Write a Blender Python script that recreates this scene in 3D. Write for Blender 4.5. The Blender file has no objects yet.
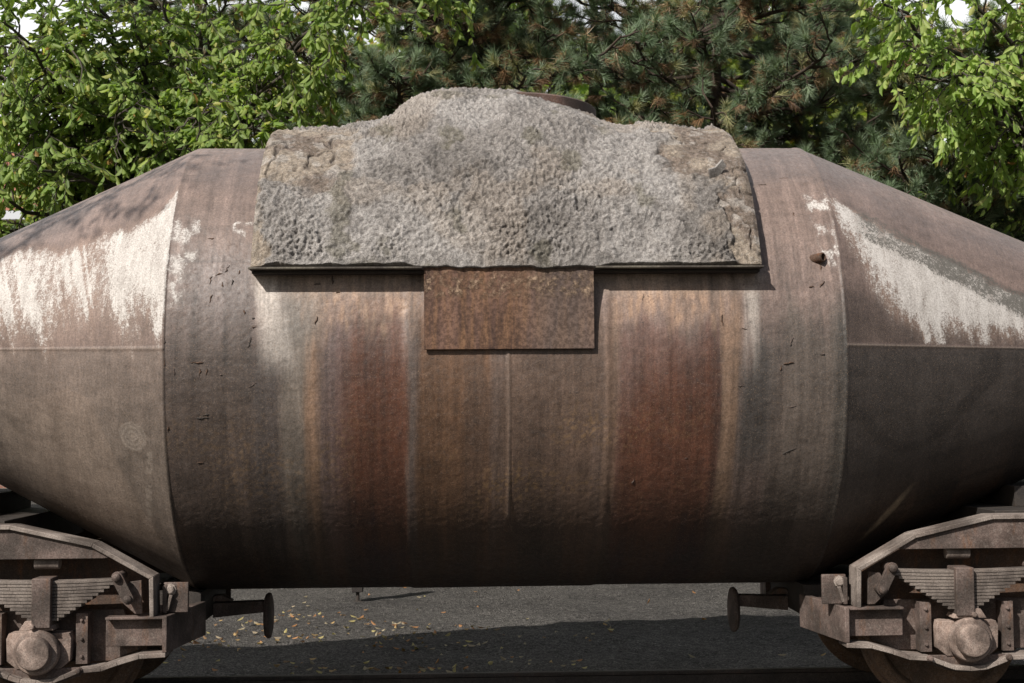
import bpy, math, random
import numpy as np
from mathutils import Vector, Matrix
R_ = math.radians
scene = bpy.context.scene
COL = scene.collection

# ------------------------------------------------------------------ camera, sky, sun, exposure
ZA = 2.51                                   # height of the vessel's axis over the ground
cam_d = bpy.data.cameras.new('camera'); cam = bpy.data.objects.new('camera', cam_d); COL.objects.link(cam)
cam_d.sensor_width = 36.0; cam_d.lens = 1440.17 / 1024 * 36.0
cam_d.clip_end = 2000.0; cam_d.clip_start = 0.1
yaw, pitch, roll = .0391, .0573, -.0080
ry, rp = math.cos(pitch), math.sin(pitch)
fw = Vector((math.sin(yaw) * ry, math.cos(yaw) * ry, rp))
rt0 = Vector((math.cos(yaw), -math.sin(yaw), 0)); up0 = rt0.cross(fw)
rt = rt0 * math.cos(roll) + up0 * math.sin(roll)
up = -rt0 * math.sin(roll) + up0 * math.cos(roll)
cam.matrix_world = Matrix(((rt.x, up.x, -fw.x, -.332), (rt.y, up.y, -fw.y, -10.657), (rt.z, up.z, -fw.z, ZA - .427), (0, 0, 0, 1)))
cam_d.dof.use_dof = True; cam_d.dof.focus_distance = 9.3; cam_d.dof.aperture_fstop = 8.0
scene.camera = cam
scene.render.resolution_x = 1024; scene.render.resolution_y = 683

SUN = Vector((-.46, -.60, .64)).normalized()          # direction towards the sun
elev = math.asin(SUN.z); azim = math.atan2(SUN.x, SUN.y)
world = bpy.data.worlds.new('World'); scene.world = world; world.use_nodes = True
wn = world.node_tree.nodes; wl = world.node_tree.links
sky = wn.new('ShaderNodeTexSky'); sky.sky_type = 'NISHITA'; sky.sun_disc = False
sky.sun_elevation = elev; sky.sun_rotation = azim; sky.dust_density = 2.5; sky.air_density = 1.2
bg = wn['Background']; bg.inputs['Strength'].default_value = .055
# thin bright cloud over most of the sky
tcw = wn.new('ShaderNodeTexCoord'); nzw = wn.new('ShaderNodeTexNoise'); nzw.inputs['Scale'].default_value = 2.2
nzw.inputs['Detail'].default_value = 6
rmw = wn.new('ShaderNodeMapRange'); rmw.inputs[1].default_value = .30; rmw.inputs[2].default_value = .46
mxw = wn.new('ShaderNodeMixRGB'); mxw.inputs[2].default_value = (18, 18.2, 18.5, 1)
wl.new(tcw.outputs['Generated'], nzw.inputs['Vector']); wl.new(nzw.outputs['Fac'], rmw.inputs[0])
spw = wn.new('ShaderNodeSeparateXYZ'); wl.new(tcw.outputs['Generated'], spw.inputs[0])
ryw = wn.new('ShaderNodeMapRange'); ryw.inputs[1].default_value = -.1; ryw.inputs[2].default_value = .5; ryw.inputs[3].default_value = .03   # the cloud bank stands behind the trees
muw = wn.new('ShaderNodeMath'); muw.operation = 'MULTIPLY'; wl.new(spw.outputs['Y'], ryw.inputs[0]); wl.new(ryw.outputs[0], muw.inputs[0]); wl.new(rmw.outputs[0], muw.inputs[1])
wl.new(muw.outputs[0], mxw.inputs[0]); wl.new(sky.outputs[0], mxw.inputs[1]); wl.new(mxw.outputs[0], bg.inputs['Color'])
sd = bpy.data.lights.new('sun', 'SUN'); sun = bpy.data.objects.new('sun', sd); COL.objects.link(sun)
sd.energy = 5.0; sd.angle = R_(.55); sd.color = (1, .955, .89)
sun.rotation_euler = SUN.to_track_quat('Z', 'Y').to_euler()
scene.view_settings.view_transform = 'Standard'; scene.view_settings.look = 'None'
scene.view_settings.exposure = .16; scene.view_settings.gamma = 1.0
scene.view_settings.use_curve_mapping = False
scene.cycles.max_bounces = 6; scene.cycles.transparent_max_bounces = 6

# ------------------------------------------------------------------ noise in numpy
_rs = np.random.RandomState(7); _T = _rs.rand(256, 256)
def vn(x, y, seed=0):
    x = x + seed * 17.31; y = y + seed * 9.73
    xi = np.floor(x).astype(np.int64); yi = np.floor(y).astype(np.int64)
    fx = x - xi; fy = y - yi; fx = fx * fx * (3 - 2 * fx); fy = fy * fy * (3 - 2 * fy)
    a = _T[xi & 255, yi & 255]; b = _T[(xi + 1) & 255, yi & 255]
    c = _T[xi & 255, (yi + 1) & 255]; d = _T[(xi + 1) & 255, (yi + 1) & 255]
    return (a * (1 - fx) + b * fx) * (1 - fy) + (c * (1 - fx) + d * fx) * fy
def fbm(x, y, seed=0, oct=4, g=.5):
    s = 0; a = 1; t = 0
    for k in range(oct):
        s = s + a * vn(x * 2 ** k, y * 2 ** k, seed + k * 3); t += a; a *= g
    return s / t                                     # about 0..1, mean .5
def worley(x, y, seed=0):
    xi = np.floor(x).astype(np.int64); yi = np.floor(y).astype(np.int64); d = np.full(x.shape, 9.)
    for a in (-1, 0, 1):
        for b in (-1, 0, 1):
            cx = xi + a; cy = yi + b
            px = cx + _T[(cx + seed * 31) & 255, cy & 255]; py = cy + _T[(cy + 77) & 255, (cx + seed * 13) & 255]
            d = np.minimum(d, (px - x) ** 2 + (py - y) ** 2)
    return np.sqrt(d)
def sm(a, b, x):
    t = np.clip((x - a) / (b - a), 0, 1); return t * t * (3 - 2 * t)
def band(x, a, b, s):
    return sm(a - s, a + s, x) * (1 - sm(b - s, b + s, x))
def lerp(A, B, w): return A + (B - A) * w[..., None]

# ------------------------------------------------------------------ materials
def newmat(name):
    m = bpy.data.materials.new(name); m.use_nodes = True
    nt = m.node_tree; b = nt.nodes['Principled BSDF']
    return m, nt, nt.nodes, nt.links, b
def noise(nt, scale, detail=4, rough=.55, vec=None, stretch=None):
    n = nt.nodes.new('ShaderNodeTexNoise'); n.inputs['Scale'].default_value = scale
    n.inputs['Detail'].default_value = detail; n.inputs['Roughness'].default_value = rough
    tc = nt.nodes.new('ShaderNodeTexCoord')
    if stretch:
        mp = nt.nodes.new('ShaderNodeMapping'); mp.inputs['Scale'].default_value = stretch
        nt.links.new(tc.outputs['Object'], mp.inputs[0]); nt.links.new(mp.outputs[0], n.inputs['Vector'])
    else: nt.links.new(tc.outputs['Object'], n.inputs['Vector'])
    return n.outputs['Fac']
def rng(nt, src, a, b, c=0., d=1.):
    r = nt.nodes.new('ShaderNodeMapRange'); r.inputs[1].default_value = a; r.inputs[2].default_value = b
    r.inputs[3].default_value = c; r.inputs[4].default_value = d; nt.links.new(src, r.inputs[0]); return r.outputs[0]
def mix(nt, f, a, b, mode='MIX'):
    m = nt.nodes.new('ShaderNodeMixRGB'); m.blend_type = mode
    if isinstance(f, float): m.inputs[0].default_value = f
    else: nt.links.new(f, m.inputs[0])
    for i, v in ((1, a), (2, b)):
        if isinstance(v, tuple): m.inputs[i].default_value = (*v, 1)
        else: nt.links.new(v, m.inputs[i])
    return m.outputs[0]
def mth(nt, op, a, b=None):
    m = nt.nodes.new('ShaderNodeMath'); m.operation = op
    for i, v in ((0, a), (1, b)):
        if v is None: continue
        if isinstance(v, (int, float)): m.inputs[i].default_value = v
        else: nt.links.new(v, m.inputs[i])
    return m.outputs[0]
def bump(nt, h, strength, dist):
    b = nt.nodes.new('ShaderNodeBump'); b.inputs['Strength'].default_value = strength
    b.inputs['Distance'].default_value = dist; nt.links.new(h, b.inputs['Height'])
    nt.links.new(b.outputs[0], nt.nodes['Principled BSDF'].inputs['Normal'])
def steel(name, c1, c2, rust=(.16, .075, .035), rustamt=.35, dust=(.24, .20, .175), dustamt=.5, rough=.78):
    m, nt, N, L, b = newmat(name)
    n1 = noise(nt, 5, 6); n2 = noise(nt, 38, 5, .65); n3 = noise(nt, 11, 6, .7, stretch=(1, 1, .25)); n4 = noise(nt, 120, 3)
    c = mix(nt, rng(nt, n1, .38, .62), c1, c2)
    c = mix(nt, rng(nt, n3, .60 - .1 * rustamt, .72, 0, rustamt * 1.6), c, rust)
    c = mix(nt, rng(nt, n2, .50, .70, 0, dustamt), c, dust)
    n6 = noise(nt, 2.6, 5, .65)
    c = mix(nt, rng(nt, n6, .44, .62, 0, .72), c, (.042, .034, .029))
    c = mix(nt, .8, c, mix(nt, rng(nt, n4, .38, .62), (.68, .67, .66), (1.32, 1.32, 1.32)), 'MULTIPLY')
    L.new(c, b.inputs['Base Color']); b.inputs['Roughness'].default_value = rough
    b.inputs['Specular IOR Level'].default_value = .3
    bump(nt, mth(nt, 'ADD', mth(nt, 'MULTIPLY', n2, .7), mth(nt, 'MULTIPLY', n4, .5)), .55, .006)
    return m
M = {}
M['frame'] = steel('dusty mauve rusted steel', (.140, .102, .088), (.078, .055, .046), rustamt=.5)
M['flange'] = steel('dusty pale rusted steel', (.29, .245, .215), (.19, .15, .128), rustamt=.15, dustamt=.6)
M['rustplate'] = steel('orange rusted steel', (.075, .048, .036), (.11, .06, .035), rust=(.22, .085, .03), rustamt=.7, dustamt=.2)
M['spring'] = steel('grey brown spring steel', (.20, .168, .145), (.14, .115, .10), rustamt=.1)
M['cap'] = steel('pale brown cast steel', (.33, .25, .21), (.20, .14, .115), rustamt=.35, dust=(.45, .38, .33))
M['dark'] = steel('dark oily steel', (.030, .026, .024), (.05, .042, .036), rustamt=.12, dustamt=.25, dust=(.08, .065, .055))
M['wheel'] = steel('brown wheel steel', (.12, .075, .05), (.20, .125, .08), rustamt=.4)
M['rail'] = steel('dark rail steel', (.05, .042, .04), (.075, .06, .055), rustamt=.2, dustamt=.2, rough=.55)

# ------------------------------------------------------------------ mesh tools
def thing(name, label, cat, loc=(0, 0, 0), group=None):
    o = bpy.data.objects.new(name, None); COL.objects.link(o); o.location = loc; o.empty_display_size = .3
    o['label'] = label; o['category'] = cat
    if group: o['group'] = group
    return o
def wloc(o):
    v = Vector((0, 0, 0))
    while o is not None: v += o.location; o = o.parent
    return v
def finish(name, me, mats, parent, center=None, smooth=False):
    for m in (mats if isinstance(mats, (list, tuple)) else [mats]): me.materials.append(m)
    o = bpy.data.objects.new(name, me); COL.objects.link(o)
    if parent is not None:
        o.parent = parent
        o.location = (center if center is not None else Vector((0, 0, 0))) - wloc(parent)
    elif center is not None: o.location = center
    if smooth: me.shade_smooth()
    return o
def np_mesh(name, V, F, mats, parent=None, smooth=False, cols=None, keep=False, attrs=None):
    """V (n,3) F (m,k) arrays"""
    V = np.asarray(V, np.float32); F = np.asarray(F, np.int32)
    if keep: c = np.zeros(3)
    else: c = (V.min(0) + V.max(0)) / 2
    me = bpy.data.meshes.new(name); me.vertices.add(len(V)); me.vertices.foreach_set('co', (V - c).astype(np.float32).ravel())
    k = F.shape[1]; me.loops.add(F.size); me.loops.foreach_set('vertex_index', F.ravel())
    me.polygons.add(len(F)); me.polygons.foreach_set('loop_start', np.arange(0, F.size, k, dtype=np.int32))
    me.update(calc_edges=True)
    if cols is not None:
        a = me.color_attributes.new('tint', 'FLOAT_COLOR', 'POINT')
        cc = np.ones((len(V), 4), np.float32); cc[:, :cols.shape[1]] = cols; a.data.foreach_set('color', cc.ravel())
    for an, av in (attrs or {}).items():
        a = me.attributes.new(an, 'FLOAT', 'POINT'); a.data.foreach_set('value', np.asarray(av, np.float32).ravel())
    return finish(name, me, mats, parent, Vector([float(v) for v in c]), smooth)

class MB:
    """collects solids in world coordinates; sx mirrors x about 0"""
    def __init__(s, sx=1): s.v = []; s.f = []; s.sx = sx
    def add(s, V, F):
        n = len(s.v); s.v += [(s.sx * a, b, c) for a, b, c in V]; s.f += [tuple(i + n for i in f) for f in F]
    def box(s, x0, x1, y0, y1, z0, z1):
        s.add([(x0, y0, z0), (x1, y0, z0), (x1, y1, z0), (x0, y1, z0), (x0, y0, z1), (x1, y0, z1), (x1, y1, z1), (x0, y1, z1)],
              [(3, 2, 1, 0), (4, 5, 6, 7), (0, 1, 5, 4), (1, 2, 6, 5), (2, 3, 7, 6), (3, 0, 4, 7)])
    def prism(s, pts, y0, y1):                       # outline in x,z extruded along y
        n = len(pts); V = [(x, y0, z) for x, z in pts] + [(x, y1, z) for x, z in pts]
        s.add(V, [tuple(range(n)), tuple(range(2 * n - 1, n - 1, -1))] + [(i, i + n, (i + 1) % n + n, (i + 1) % n) for i in range(n)])
    def fprism(s, pts, z0, z1):                      # footprint in x,y extruded along z
        n = len(pts); V = [(x, y, z0) for x, y in pts] + [(x, y, z1) for x, y in pts]
        s.add(V, [tuple(range(n))[::-1], tuple(range(n, 2 * n))] + [(i, (i + 1) % n, (i + 1) % n + n, i + n) for i in range(n)])
    def strip(s, pts, t, y0, y1):                    # flat bar following a polyline in x,z; t is its thickness below the line
        n = len(pts); P = [Vector((a, b)) for a, b in pts]; lo = []
        for i in range(n):
            d0 = (P[i] - P[i - 1]).normalized() if i else (P[1] - P[0]).normalized()
            d1 = (P[i + 1] - P[i]).normalized() if i < n - 1 else d0
            m = (d0 + d1).normalized(); nn = Vector((m.y, -m.x)); lo.append(P[i] + nn * t / max(.4, m.dot(d0)))
        for i in range(n - 1):
            q = [P[i], P[i + 1], lo[i + 1], lo[i]]
            s.add([(p.x, y0, p.y) for p in q] + [(p.x, y1, p.y) for p in q],
                  [(0, 1, 2, 3), (7, 6, 5, 4), (0, 4, 5, 1), (1, 5, 6, 2), (2, 6, 7, 3), (3, 7, 4, 0)])
    def rev(s, prof, c, axis='y', n=40, ex=1., ez=1.):           # prof [(r, a)] a runs along the axis
        k = len(prof); V = []
        for j in range(n):
            t = 2 * math.pi * j / n; cs, sn = math.cos(t), math.sin(t)
            for r, a in prof:
                p = {'y': (r * cs * ex, a, r * sn * ez), 'x': (a, r * cs * ex, r * sn * ez), 'z': (r * cs * ex, r * sn * ez, a)}[axis]
                V.append((p[0] + c[0], p[1] + c[1], p[2] + c[2]))
        F = [(j * k + i, ((j + 1) % n) * k + i, ((j + 1) % n) * k + i + 1, j * k + i + 1) for j in range(n) for i in range(k - 1)]
        if prof[0][0] > 1e-6: F.append(tuple(j * k for j in range(n)))
        if prof[-1][0] > 1e-6: F.append(tuple(j * k + k - 1 for j in range(n))[::-1])
        s.add(V, F)
    def bolt(s, x, y, z, r=.022, h=.025):
        s.rev([(r * 1.35, y + .012), (r * 1.35, y), (r, y - .002), (r, y - h), (r * .7, y - h - .006)], (x, 0, z), 'y', 8)
    def build(s, name, mat, parent=None, bev=.004, smooth=True):
        me = bpy.data.meshes.new(name); V = np.array(s.v); c = (V.min(0) + V.max(0)) / 2
        me.from_pydata([tuple(p) for p in V - c], [], s.f)
        import bmesh
        bm = bmesh.new(); bm.from_mesh(me); bmesh.ops.recalc_face_normals(bm, faces=bm.faces[:]); bm.to_mesh(me); bm.free()
        o = finish(name, me, mat, parent, Vector([float(v) for v in c]))
        if bev:
            b = o.modifiers.new('bevel', 'BEVEL'); b.width = bev; b.segments = 2; b.limit_method = 'ANGLE'; b.angle_limit = R_(40)
        if smooth:
            me.shade_smooth()
            try: me.set_sharp_from_angle(angle=R_(35))
            except Exception: pass
        return o
def tubes(paths, n=6):
    """paths: list of (points (k,3), radii (k,)) -> V,F quads"""
    Vs = []; Fs = []; base = 0
    for P, rad in paths:
        P = np.asarray(P, float); k = len(P); T = np.gradient(P, axis=0); T /= np.linalg.norm(T, axis=1)[:, None] + 1e-9
        ref = np.array([0, 0, 1.]) if abs(T[0, 2]) < .8 else np.array([1., 0, 0])
        A = np.cross(T, ref); A /= np.linalg.norm(A, axis=1)[:, None] + 1e-9; B = np.cross(T, A)
        th = np.arange(n) * 2 * np.pi / n
        V = P[:, None] + (A[:, None] * np.cos(th)[None, :, None] + B[:, None] * np.sin(th)[None, :, None]) * np.asarray(rad)[:, None, None]
        Vs.append(V.reshape(-1, 3)); i = np.arange(k - 1)[:, None] * n; j = np.arange(n)[None]; j2 = (j + 1) % n
        F = np.stack([i + j, i + n + j, i + n + j2, i + j2], -1).reshape(-1, 4); Fs.append(F + base); base += k * n
    return np.concatenate(Vs), np.concatenate(Fs)

#@@GROUND
# ------------------------------------------------------------------ ground
def ground_mat():
    m, nt, N, L, b = newmat('dark gravel yard')
    n1 = noise(nt, .35, 5, .6); n2 = noise(nt, 7, 6, .7); n3 = noise(nt, 55, 4, .7)
    vo = N.new('ShaderNodeTexVoronoi'); vo.inputs['Scale'].default_value = 55
    tc = N.new('ShaderNodeTexCoord'); L.new(tc.outputs['Object'], vo.inputs['Vector'])
    c = mix(nt, rng(nt, n1, .38, .62), (.062, .058, .055), (.108, .101, .094))
    c = mix(nt, rng(nt, n2, .45, .75, 0, .7), c, (.15, .14, .13))
    n5 = noise(nt, 22, 4, .8)
    c = mix(nt, .9, c, mix(nt, rng(nt, n3, .40, .60), (.3, .3, .3), (1.75, 1.72, 1.7)), 'MULTIPLY')
    c = mix(nt, .9, c, mix(nt, rng(nt, n5, .38, .62), (.5, .5, .5), (1.5, 1.5, 1.48)), 'MULTIPLY')
    c = mix(nt, .5, c, mix(nt, rng(nt, vo.outputs['Color'], 0, 1), (.6, .6, .6), (1.4, 1.4, 1.4)), 'MULTIPLY')
    L.new(c, b.inputs['Base Color']); b.inputs['Roughness'].default_value = .95
    b.inputs['Specular IOR Level'].default_value = .15
    bump(nt, mth(nt, 'ADD', n3, mth(nt, 'MULTIPLY', vo.outputs['Distance'], .8)), .9, .03)
    return m
gx = np.concatenate([[-400, -150, -60, -30], np.arange(-14, 14.01, .12), [30, 60, 150, 400]])
gy = np.concatenate([[-60, -20], np.arange(-3, 12.01, .12), [16, 22, 30, 45, 80, 200, 600]])
GX, GY = np.meshgrid(gx, gy); near = sm(30, 12, np.abs(GX)) * sm(20, 11, GY) * sm(-10, -3, GY)
GZ = near * ((fbm(GX * .5, GY * .5, 3, 4) - .5) * .07 + (fbm(GX * 3.5, GY * 3.5, 5, 2) - .5) * .05) - .01
nx, ny = len(gx), len(gy)
ii = (np.arange(ny - 1)[:, None] * nx + np.arange(nx - 1)[None]).ravel()
GF = np.stack([ii, ii + 1, ii + nx + 1, ii + nx], 1)
g = np_mesh('ground', np.stack([GX, GY, GZ], -1).reshape(-1, 3), GF, ground_mat(), None, True, keep=True); g['kind'] = 'structure'
# pale paved path and kerb far behind, seen under the wagon's left end
m, nt, N, L, b = newmat('pale concrete paving'); L.new(mix(nt, rng(nt, noise(nt, 3, 5), .35, .65), (.30, .31, .29), (.40, .40, .37)), b.inputs['Base Color']); b.inputs['Roughness'].default_value = .9
k = MB(); k.box(-60, -7, 26.5, 29, -.05, .02); o = k.build('path', m, None, 0); o['kind'] = 'structure'
k = MB(); k.box(-60, -7, 24.6, 25.0, -.1, .12); k.box(-60, -7, 31.5, 31.9, -.1, .14); o = k.build('kerb', m, None, .01); o['kind'] = 'structure'
# rails
def rail(y, label):
    s = MB(); P = [(-.075, 0), (.075, 0), (.075, .012), (.012, .03), (.010, .105), (.036, .115), (.036, .135), (.028, .142), (-.028, .142), (-.036, .135), (-.036, .115), (-.010, .105), (-.012, .03), (-.075, .012)]
    n = len(P); V = [(-30, y + a, c) for a, c in P] + [(30, y + a, c) for a, c in P]
    s.add(V, [tuple(range(n)), tuple(range(2 * n - 1, n - 1, -1))] + [(i, (i + 1) % n, (i + 1) % n + n, i + n) for i in range(n)])
    o = s.build('rail', M['rail'], None, 0); o['label'] = label; o['category'] = 'rail'; o['group'] = 'rails under the wagon'
rail(.7525, 'dark steel rail behind the wheels, crossing the lower edge between both bogies')
rail(-.7525, 'dark steel rail directly under the front wheels of the wagon')
# fallen leaves
rs = np.random.RandomState(11); n = 680
lx = rs.uniform(-9, 9, n); lx[:350] = np.repeat(rs.uniform(-5, 1, 35), 10) + rs.randn(350) * .22; ly = 1.3 + rs.rand(n) ** 1.3 * 11; ly[:350] = np.repeat(1.5 + rs.rand(35) * 4, 10) + rs.randn(350) * .18; keepm = rs.rand(n) < np.where(lx < 0, 1, .45); lx, ly = lx[keepm], ly[keepm]; n = len(lx)
def leaf_mesh(C, D, W, ln, wd, fold=.25):
    """C base (n,3), D direction, W side; returns V (n*6,3), F (n*2,4)"""
    Nn = np.cross(D, W); ln = ln[:, None]; wd = wd[:, None]
    up_ = Nn * wd * fold
    P = [C, C + D * ln * .35 + W * wd * .5 + up_, C + D * ln * .72 + W * wd * .34 + up_, C + D * ln - Nn * ln * .12,
         C + D * ln * .72 - W * wd * .34 + up_, C + D * ln * .35 - W * wd * .5 + up_]
    V = np.stack(P, 1).reshape(-1, 3); b_ = np.arange(len(C))[:, None] * 6
    F = np.concatenate([b_ + np.array([[0, 1, 2, 3]]), b_ + np.array([[0, 3, 4, 5]])]); return V, F
def unit(a): return a / (np.linalg.norm(a, axis=-1, keepdims=True) + 1e-9)
def leafmat(name, trans=.35, rough=.5):
    m, nt, N, L, b = newmat(name); at = N.new('ShaderNodeAttribute'); at.attribute_name = 'tint'
    L.new(at.outputs['Color'], b.inputs['Base Color']); b.inputs['Roughness'].default_value = rough
    b.inputs['Specular IOR Level'].default_value = .35
    if trans:
        t = N.new('ShaderNodeBsdfTranslucent'); mx = N.new('ShaderNodeMixShader'); mx.inputs[0].default_value = trans
        L.new(mix(nt, 1., at.outputs['Color'], (1.25, 1.35, .55), 'MULTIPLY'), t.inputs['Color'])
        L.new(b.outputs[0], mx.inputs[1]); L.new(t.outputs[0], mx.inputs[2]); L.new(mx.outputs[0], N['Material Output'].inputs['Surface'])
    return m
M['leaf'] = leafmat('green leaf', .5); M['needle'] = leafmat('pine needle', .15, .45); M['dry'] = leafmat('dry leaf', .15, .7)
D = unit(np.stack([rs.randn(n), rs.randn(n), rs.randn(n) * .25], -1)); W = unit(np.cross(D, np.stack([rs.randn(n) * .3, rs.randn(n) * .3, np.ones(n)], -1)))
V, F = leaf_mesh(np.stack([lx, ly, np.full(n, .034)], -1), D, W, rs.uniform(.035, .09, n), rs.uniform(.022, .042, n))
pal = np.array([(.40, .27, .12), (.38, .19, .08), (.42, .35, .15), (.30, .24, .16), (.20, .12, .06), (.36, .30, .20)])
o = np_mesh('fallen_leaves', V, F, M['dry'], None, cols=np.repeat(pal[rs.randint(0, 6, n)] * rs.uniform(.7, 1.1, (n, 1)), 6, 0))
o['kind'] = 'stuff'; o['label'] = 'yellow and brown fallen leaves scattered over the dark gravel'; o['category'] = 'leaf litter'
# small post behind the wagon
t = thing('ground_post', 'short black square post on a thin stem, standing on the gravel behind the drum', 'post', (-1.5, 6.45, 0))
s = MB(); s.box(-1.565, -1.435, 6.39, 6.51, .13, 1.15); s.build('post_body', M['dark'], t, .01)
s = MB(); s.rev([(.022, 0), (.022, .13)], (-1.5, 6.45, 0), 'z', 12); s.build('stem', M['dark'], t, 0)
s = MB(); s.rev([(.085, 0), (.085, .012), (.03, .03)], (-1.5, 6.45, 0), 'z', 16); s.build('foot_plate', M['dark'], t, 0)

#@@VESSEL
# ------------------------------------------------------------------ ladle wagon
L0 = 2.156; RD = 1.6
wag = thing('ladle_wagon', 'rust brown torpedo shaped steelworks ladle wagon with a slag crusted mouth on top', 'rail wagon', (0, 0, .142))
def prof(X):
    aL = np.clip(-X - L0, 0, None); aR = np.clip(X - L0, 0, None)
    r = RD - .485 * aL - .415 * aR
    return np.maximum(r, .55)
def lift(X): return .045 * np.clip(-X - L0, 0, 2.4) + .015 * np.clip(X - L0, 0, 2.4)
xs = np.concatenate([np.linspace(-5.0, -3.75, 20), np.arange(-3.7, 3.76, .0098), np.linspace(3.8, 5.0, 20)])
ph = np.concatenate([np.arange(-100, 100, .36), np.linspace(100.5, 259.5, 60)])
X, P = np.meshgrid(xs, ph); A = P * RD * math.pi / 180          # arc length
wX = X + (fbm(X * 1.3, A * .9, 1, 3) - .5) * .10                 # wobble of stain borders
wP = P + (fbm(X * 3.1, A * 2, 2, 4) - .5) * 9
strk = fbm(X * 22, A * .7, 4, 4, .6); strk2 = fbm(X * 7, A * .45, 9, 4)
wX = wX + (fbm(X * 13, A * .5, 10, 4, .65) - .5) * .12; wP = wP + (fbm(X * 16, A * .8, 11, 4, .65) - .5) * 16
blot = fbm(X * 2.2, A * 2.2, 6, 5, .6); fine = fbm(X * 16, A * 16, 8, 3, .7)
def c3(*v): return np.array(v)
C = np.zeros(X.shape + (3,)) + c3(.160, .121, .107)
drum = sm(-L0 - .006, -L0 + .006, X) * (1 - sm(L0 - .006, L0 + .006, X))
lower = 1 - sm(2, 20, wP)
# cones
lc = (X < -L0).astype(float); rc = (X > L0).astype(float)
C = lerp(C, c3(.168, .122, .107), lc * (1 - sm(2.2, 2.8, P)) * 0)
C = lerp(C, c3(.142, .119, .102), lc * (1 - sm(2.0, 2.6, P)) * (.45 + .4 * sm(2, -25, P) + .15 * blot))
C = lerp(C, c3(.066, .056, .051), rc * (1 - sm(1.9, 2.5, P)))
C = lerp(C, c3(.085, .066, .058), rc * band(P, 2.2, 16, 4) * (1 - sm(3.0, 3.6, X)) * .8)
# broad tints on the drum
G = drum
C = lerp(C, c3(.150, .114, .100), G * sm(12, 30, wP))
C = lerp(C, c3(.098, .076, .066), G * band(wX, -2.3, -1.42, .10) * (1 - sm(-2, 16, wP)))
C = lerp(C, c3(.135, .125, .125), G * band(wX, -2.0, -1.62, .08) * band(wP, 8, 26, 7) * .45)
C = lerp(C, c3(.074, .063, .060), G * band(wX, -1.62, -1.42, .06) * (1 - sm(-6, 8, wP)) * .8)
C = lerp(C, c3(.175, .150, .130), G * band(wX, -1.43, -1.20, .05) * (1 - sm(14, 24, wP)))
C = lerp(C, c3(.24, .150, .100), G * band(wX, -1.27, -1.18, .04) * (1 - sm(10, 20, wP)) * .75)
C = lerp(C, c3(.128, .092, .086), G * band(wX, -1.17, -.98, .06) * (1 - sm(4, 18, wP)))
C = lerp(C, c3(.108, .047, .030), G * sm(-1.16, -.92, wX + .05 * (strk - .5)) * (1 - sm(-.68, -.65, wX)) * (1 - sm(-4, 16, wP)))
C = lerp(C, c3(.165, .088, .066), G * band(wX, -.93, -.655, .05) * band(P, 2, 14, 5) * .5)
C = lerp(C, c3(.175, .140, .122), G * band(wX, -.665, -.62, .025) * (.4 + .6 * sm(.35, .6, strk)) * sm(-42, -20, P) * (1 - sm(10, 20, P)))
C = lerp(C, c3(.140, .080, .050), G * band(wX, -.60, -.10, .04) * (1 - sm(6, 16, wP)))
C = lerp(C, c3(.095, .064, .050), G * band(wX, -.30, -.12, .05) * (1 - sm(-4, 6, wP)) * .6)
C = lerp(C, c3(.120, .082, .064), G * band(wX, -.08, .60, .05) * (1 - sm(6, 16, wP)))
C = lerp(C, c3(.190, .130, .100), G * band(wX, .60, .69, .02) * (1 - sm(4, 14, P)))
C = lerp(C, c3(.140, .086, .072), G * band(wX, .69, 1.36, .03) * (1 - sm(4, 12, wP)))
C = lerp(C, c3(.105, .045, .029), G * band(wX, .69, 1.33, .08) * (1 - sm(-10, 9, wP + 14 * (strk2 - .5) + 10 * sm(1.0, .7, X))))
C = lerp(C, c3(.215, .145, .105), G * band(wX, 1.35, 1.46, .025) * (1 - sm(8, 16, wP)))
C = lerp(C, c3(.070, .062, .058), G * band(wX, 1.47, 1.72, .05) * (1 - sm(-2, 8, wP)) * sm(-34, -20, P))
C = lerp(C, c3(.118, .098, .086), G * band(wX, 1.70, 2.3, .08) * (1 - sm(4, 16, wP)))
C = lerp(C, c3(.070, .066, .060), G * sm(2.03, 2.12, X) * (1 - sm(2, 14, wP)) * .7)
# tan powdery zones just under the mouth
tz = G * (band(X, -1.36, -.55, .06) + band(X, .66, 1.46, .06)) * band(P, 8 + 7 * (strk - .5) * 2, 19, 3)
C = lerp(C, c3(.30, .205, .150), np.clip(tz, 0, 1) * (.40 + .6 * sm(.4, .62, fbm(X * 40, A * 10, 12, 3))))
C = lerp(C, c3(.235, .195, .165), G * band(X, -1.6, 1.66, .05) * band(P, 15, 22, 2.5) * .65)
C = lerp(C, c3(.150, .140, .128), G * band(X, -1.42, -1.18, .05) * band(P, 4, 15, 3) * .6)
# white wash streaks at the mouth's ends
w1 = band(wX, -1.60 + .004 * (18 - P), -1.47 + .006 * (18 - P), .04) * band(P, -2, 18, 4) * sm(.30, .6, strk + .2)
w2 = band(wX, 1.49, 1.57, .035) * sm(-6, 12, P + 22 * (strk - .5)) * (1 - sm(13, 17, P)) * sm(.34, .6, strk + .15)
C = lerp(C, c3(.40, .365, .335), np.clip(G * (w1 + w2), 0, 1) * .85)
# streaked soot and grime towards the belly, with underside shade painted into it
grshade = (1 - sm(-60, -24, wP + 14 * (strk2 - .5))) * (1 - lc * .8)
C = lerp(C, C * .20 + c3(.007, .0035, .0015), grshade)
C = lerp(C, c3(.070, .036, .020), grshade * sm(.50, .68, strk2) * .45)
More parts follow.
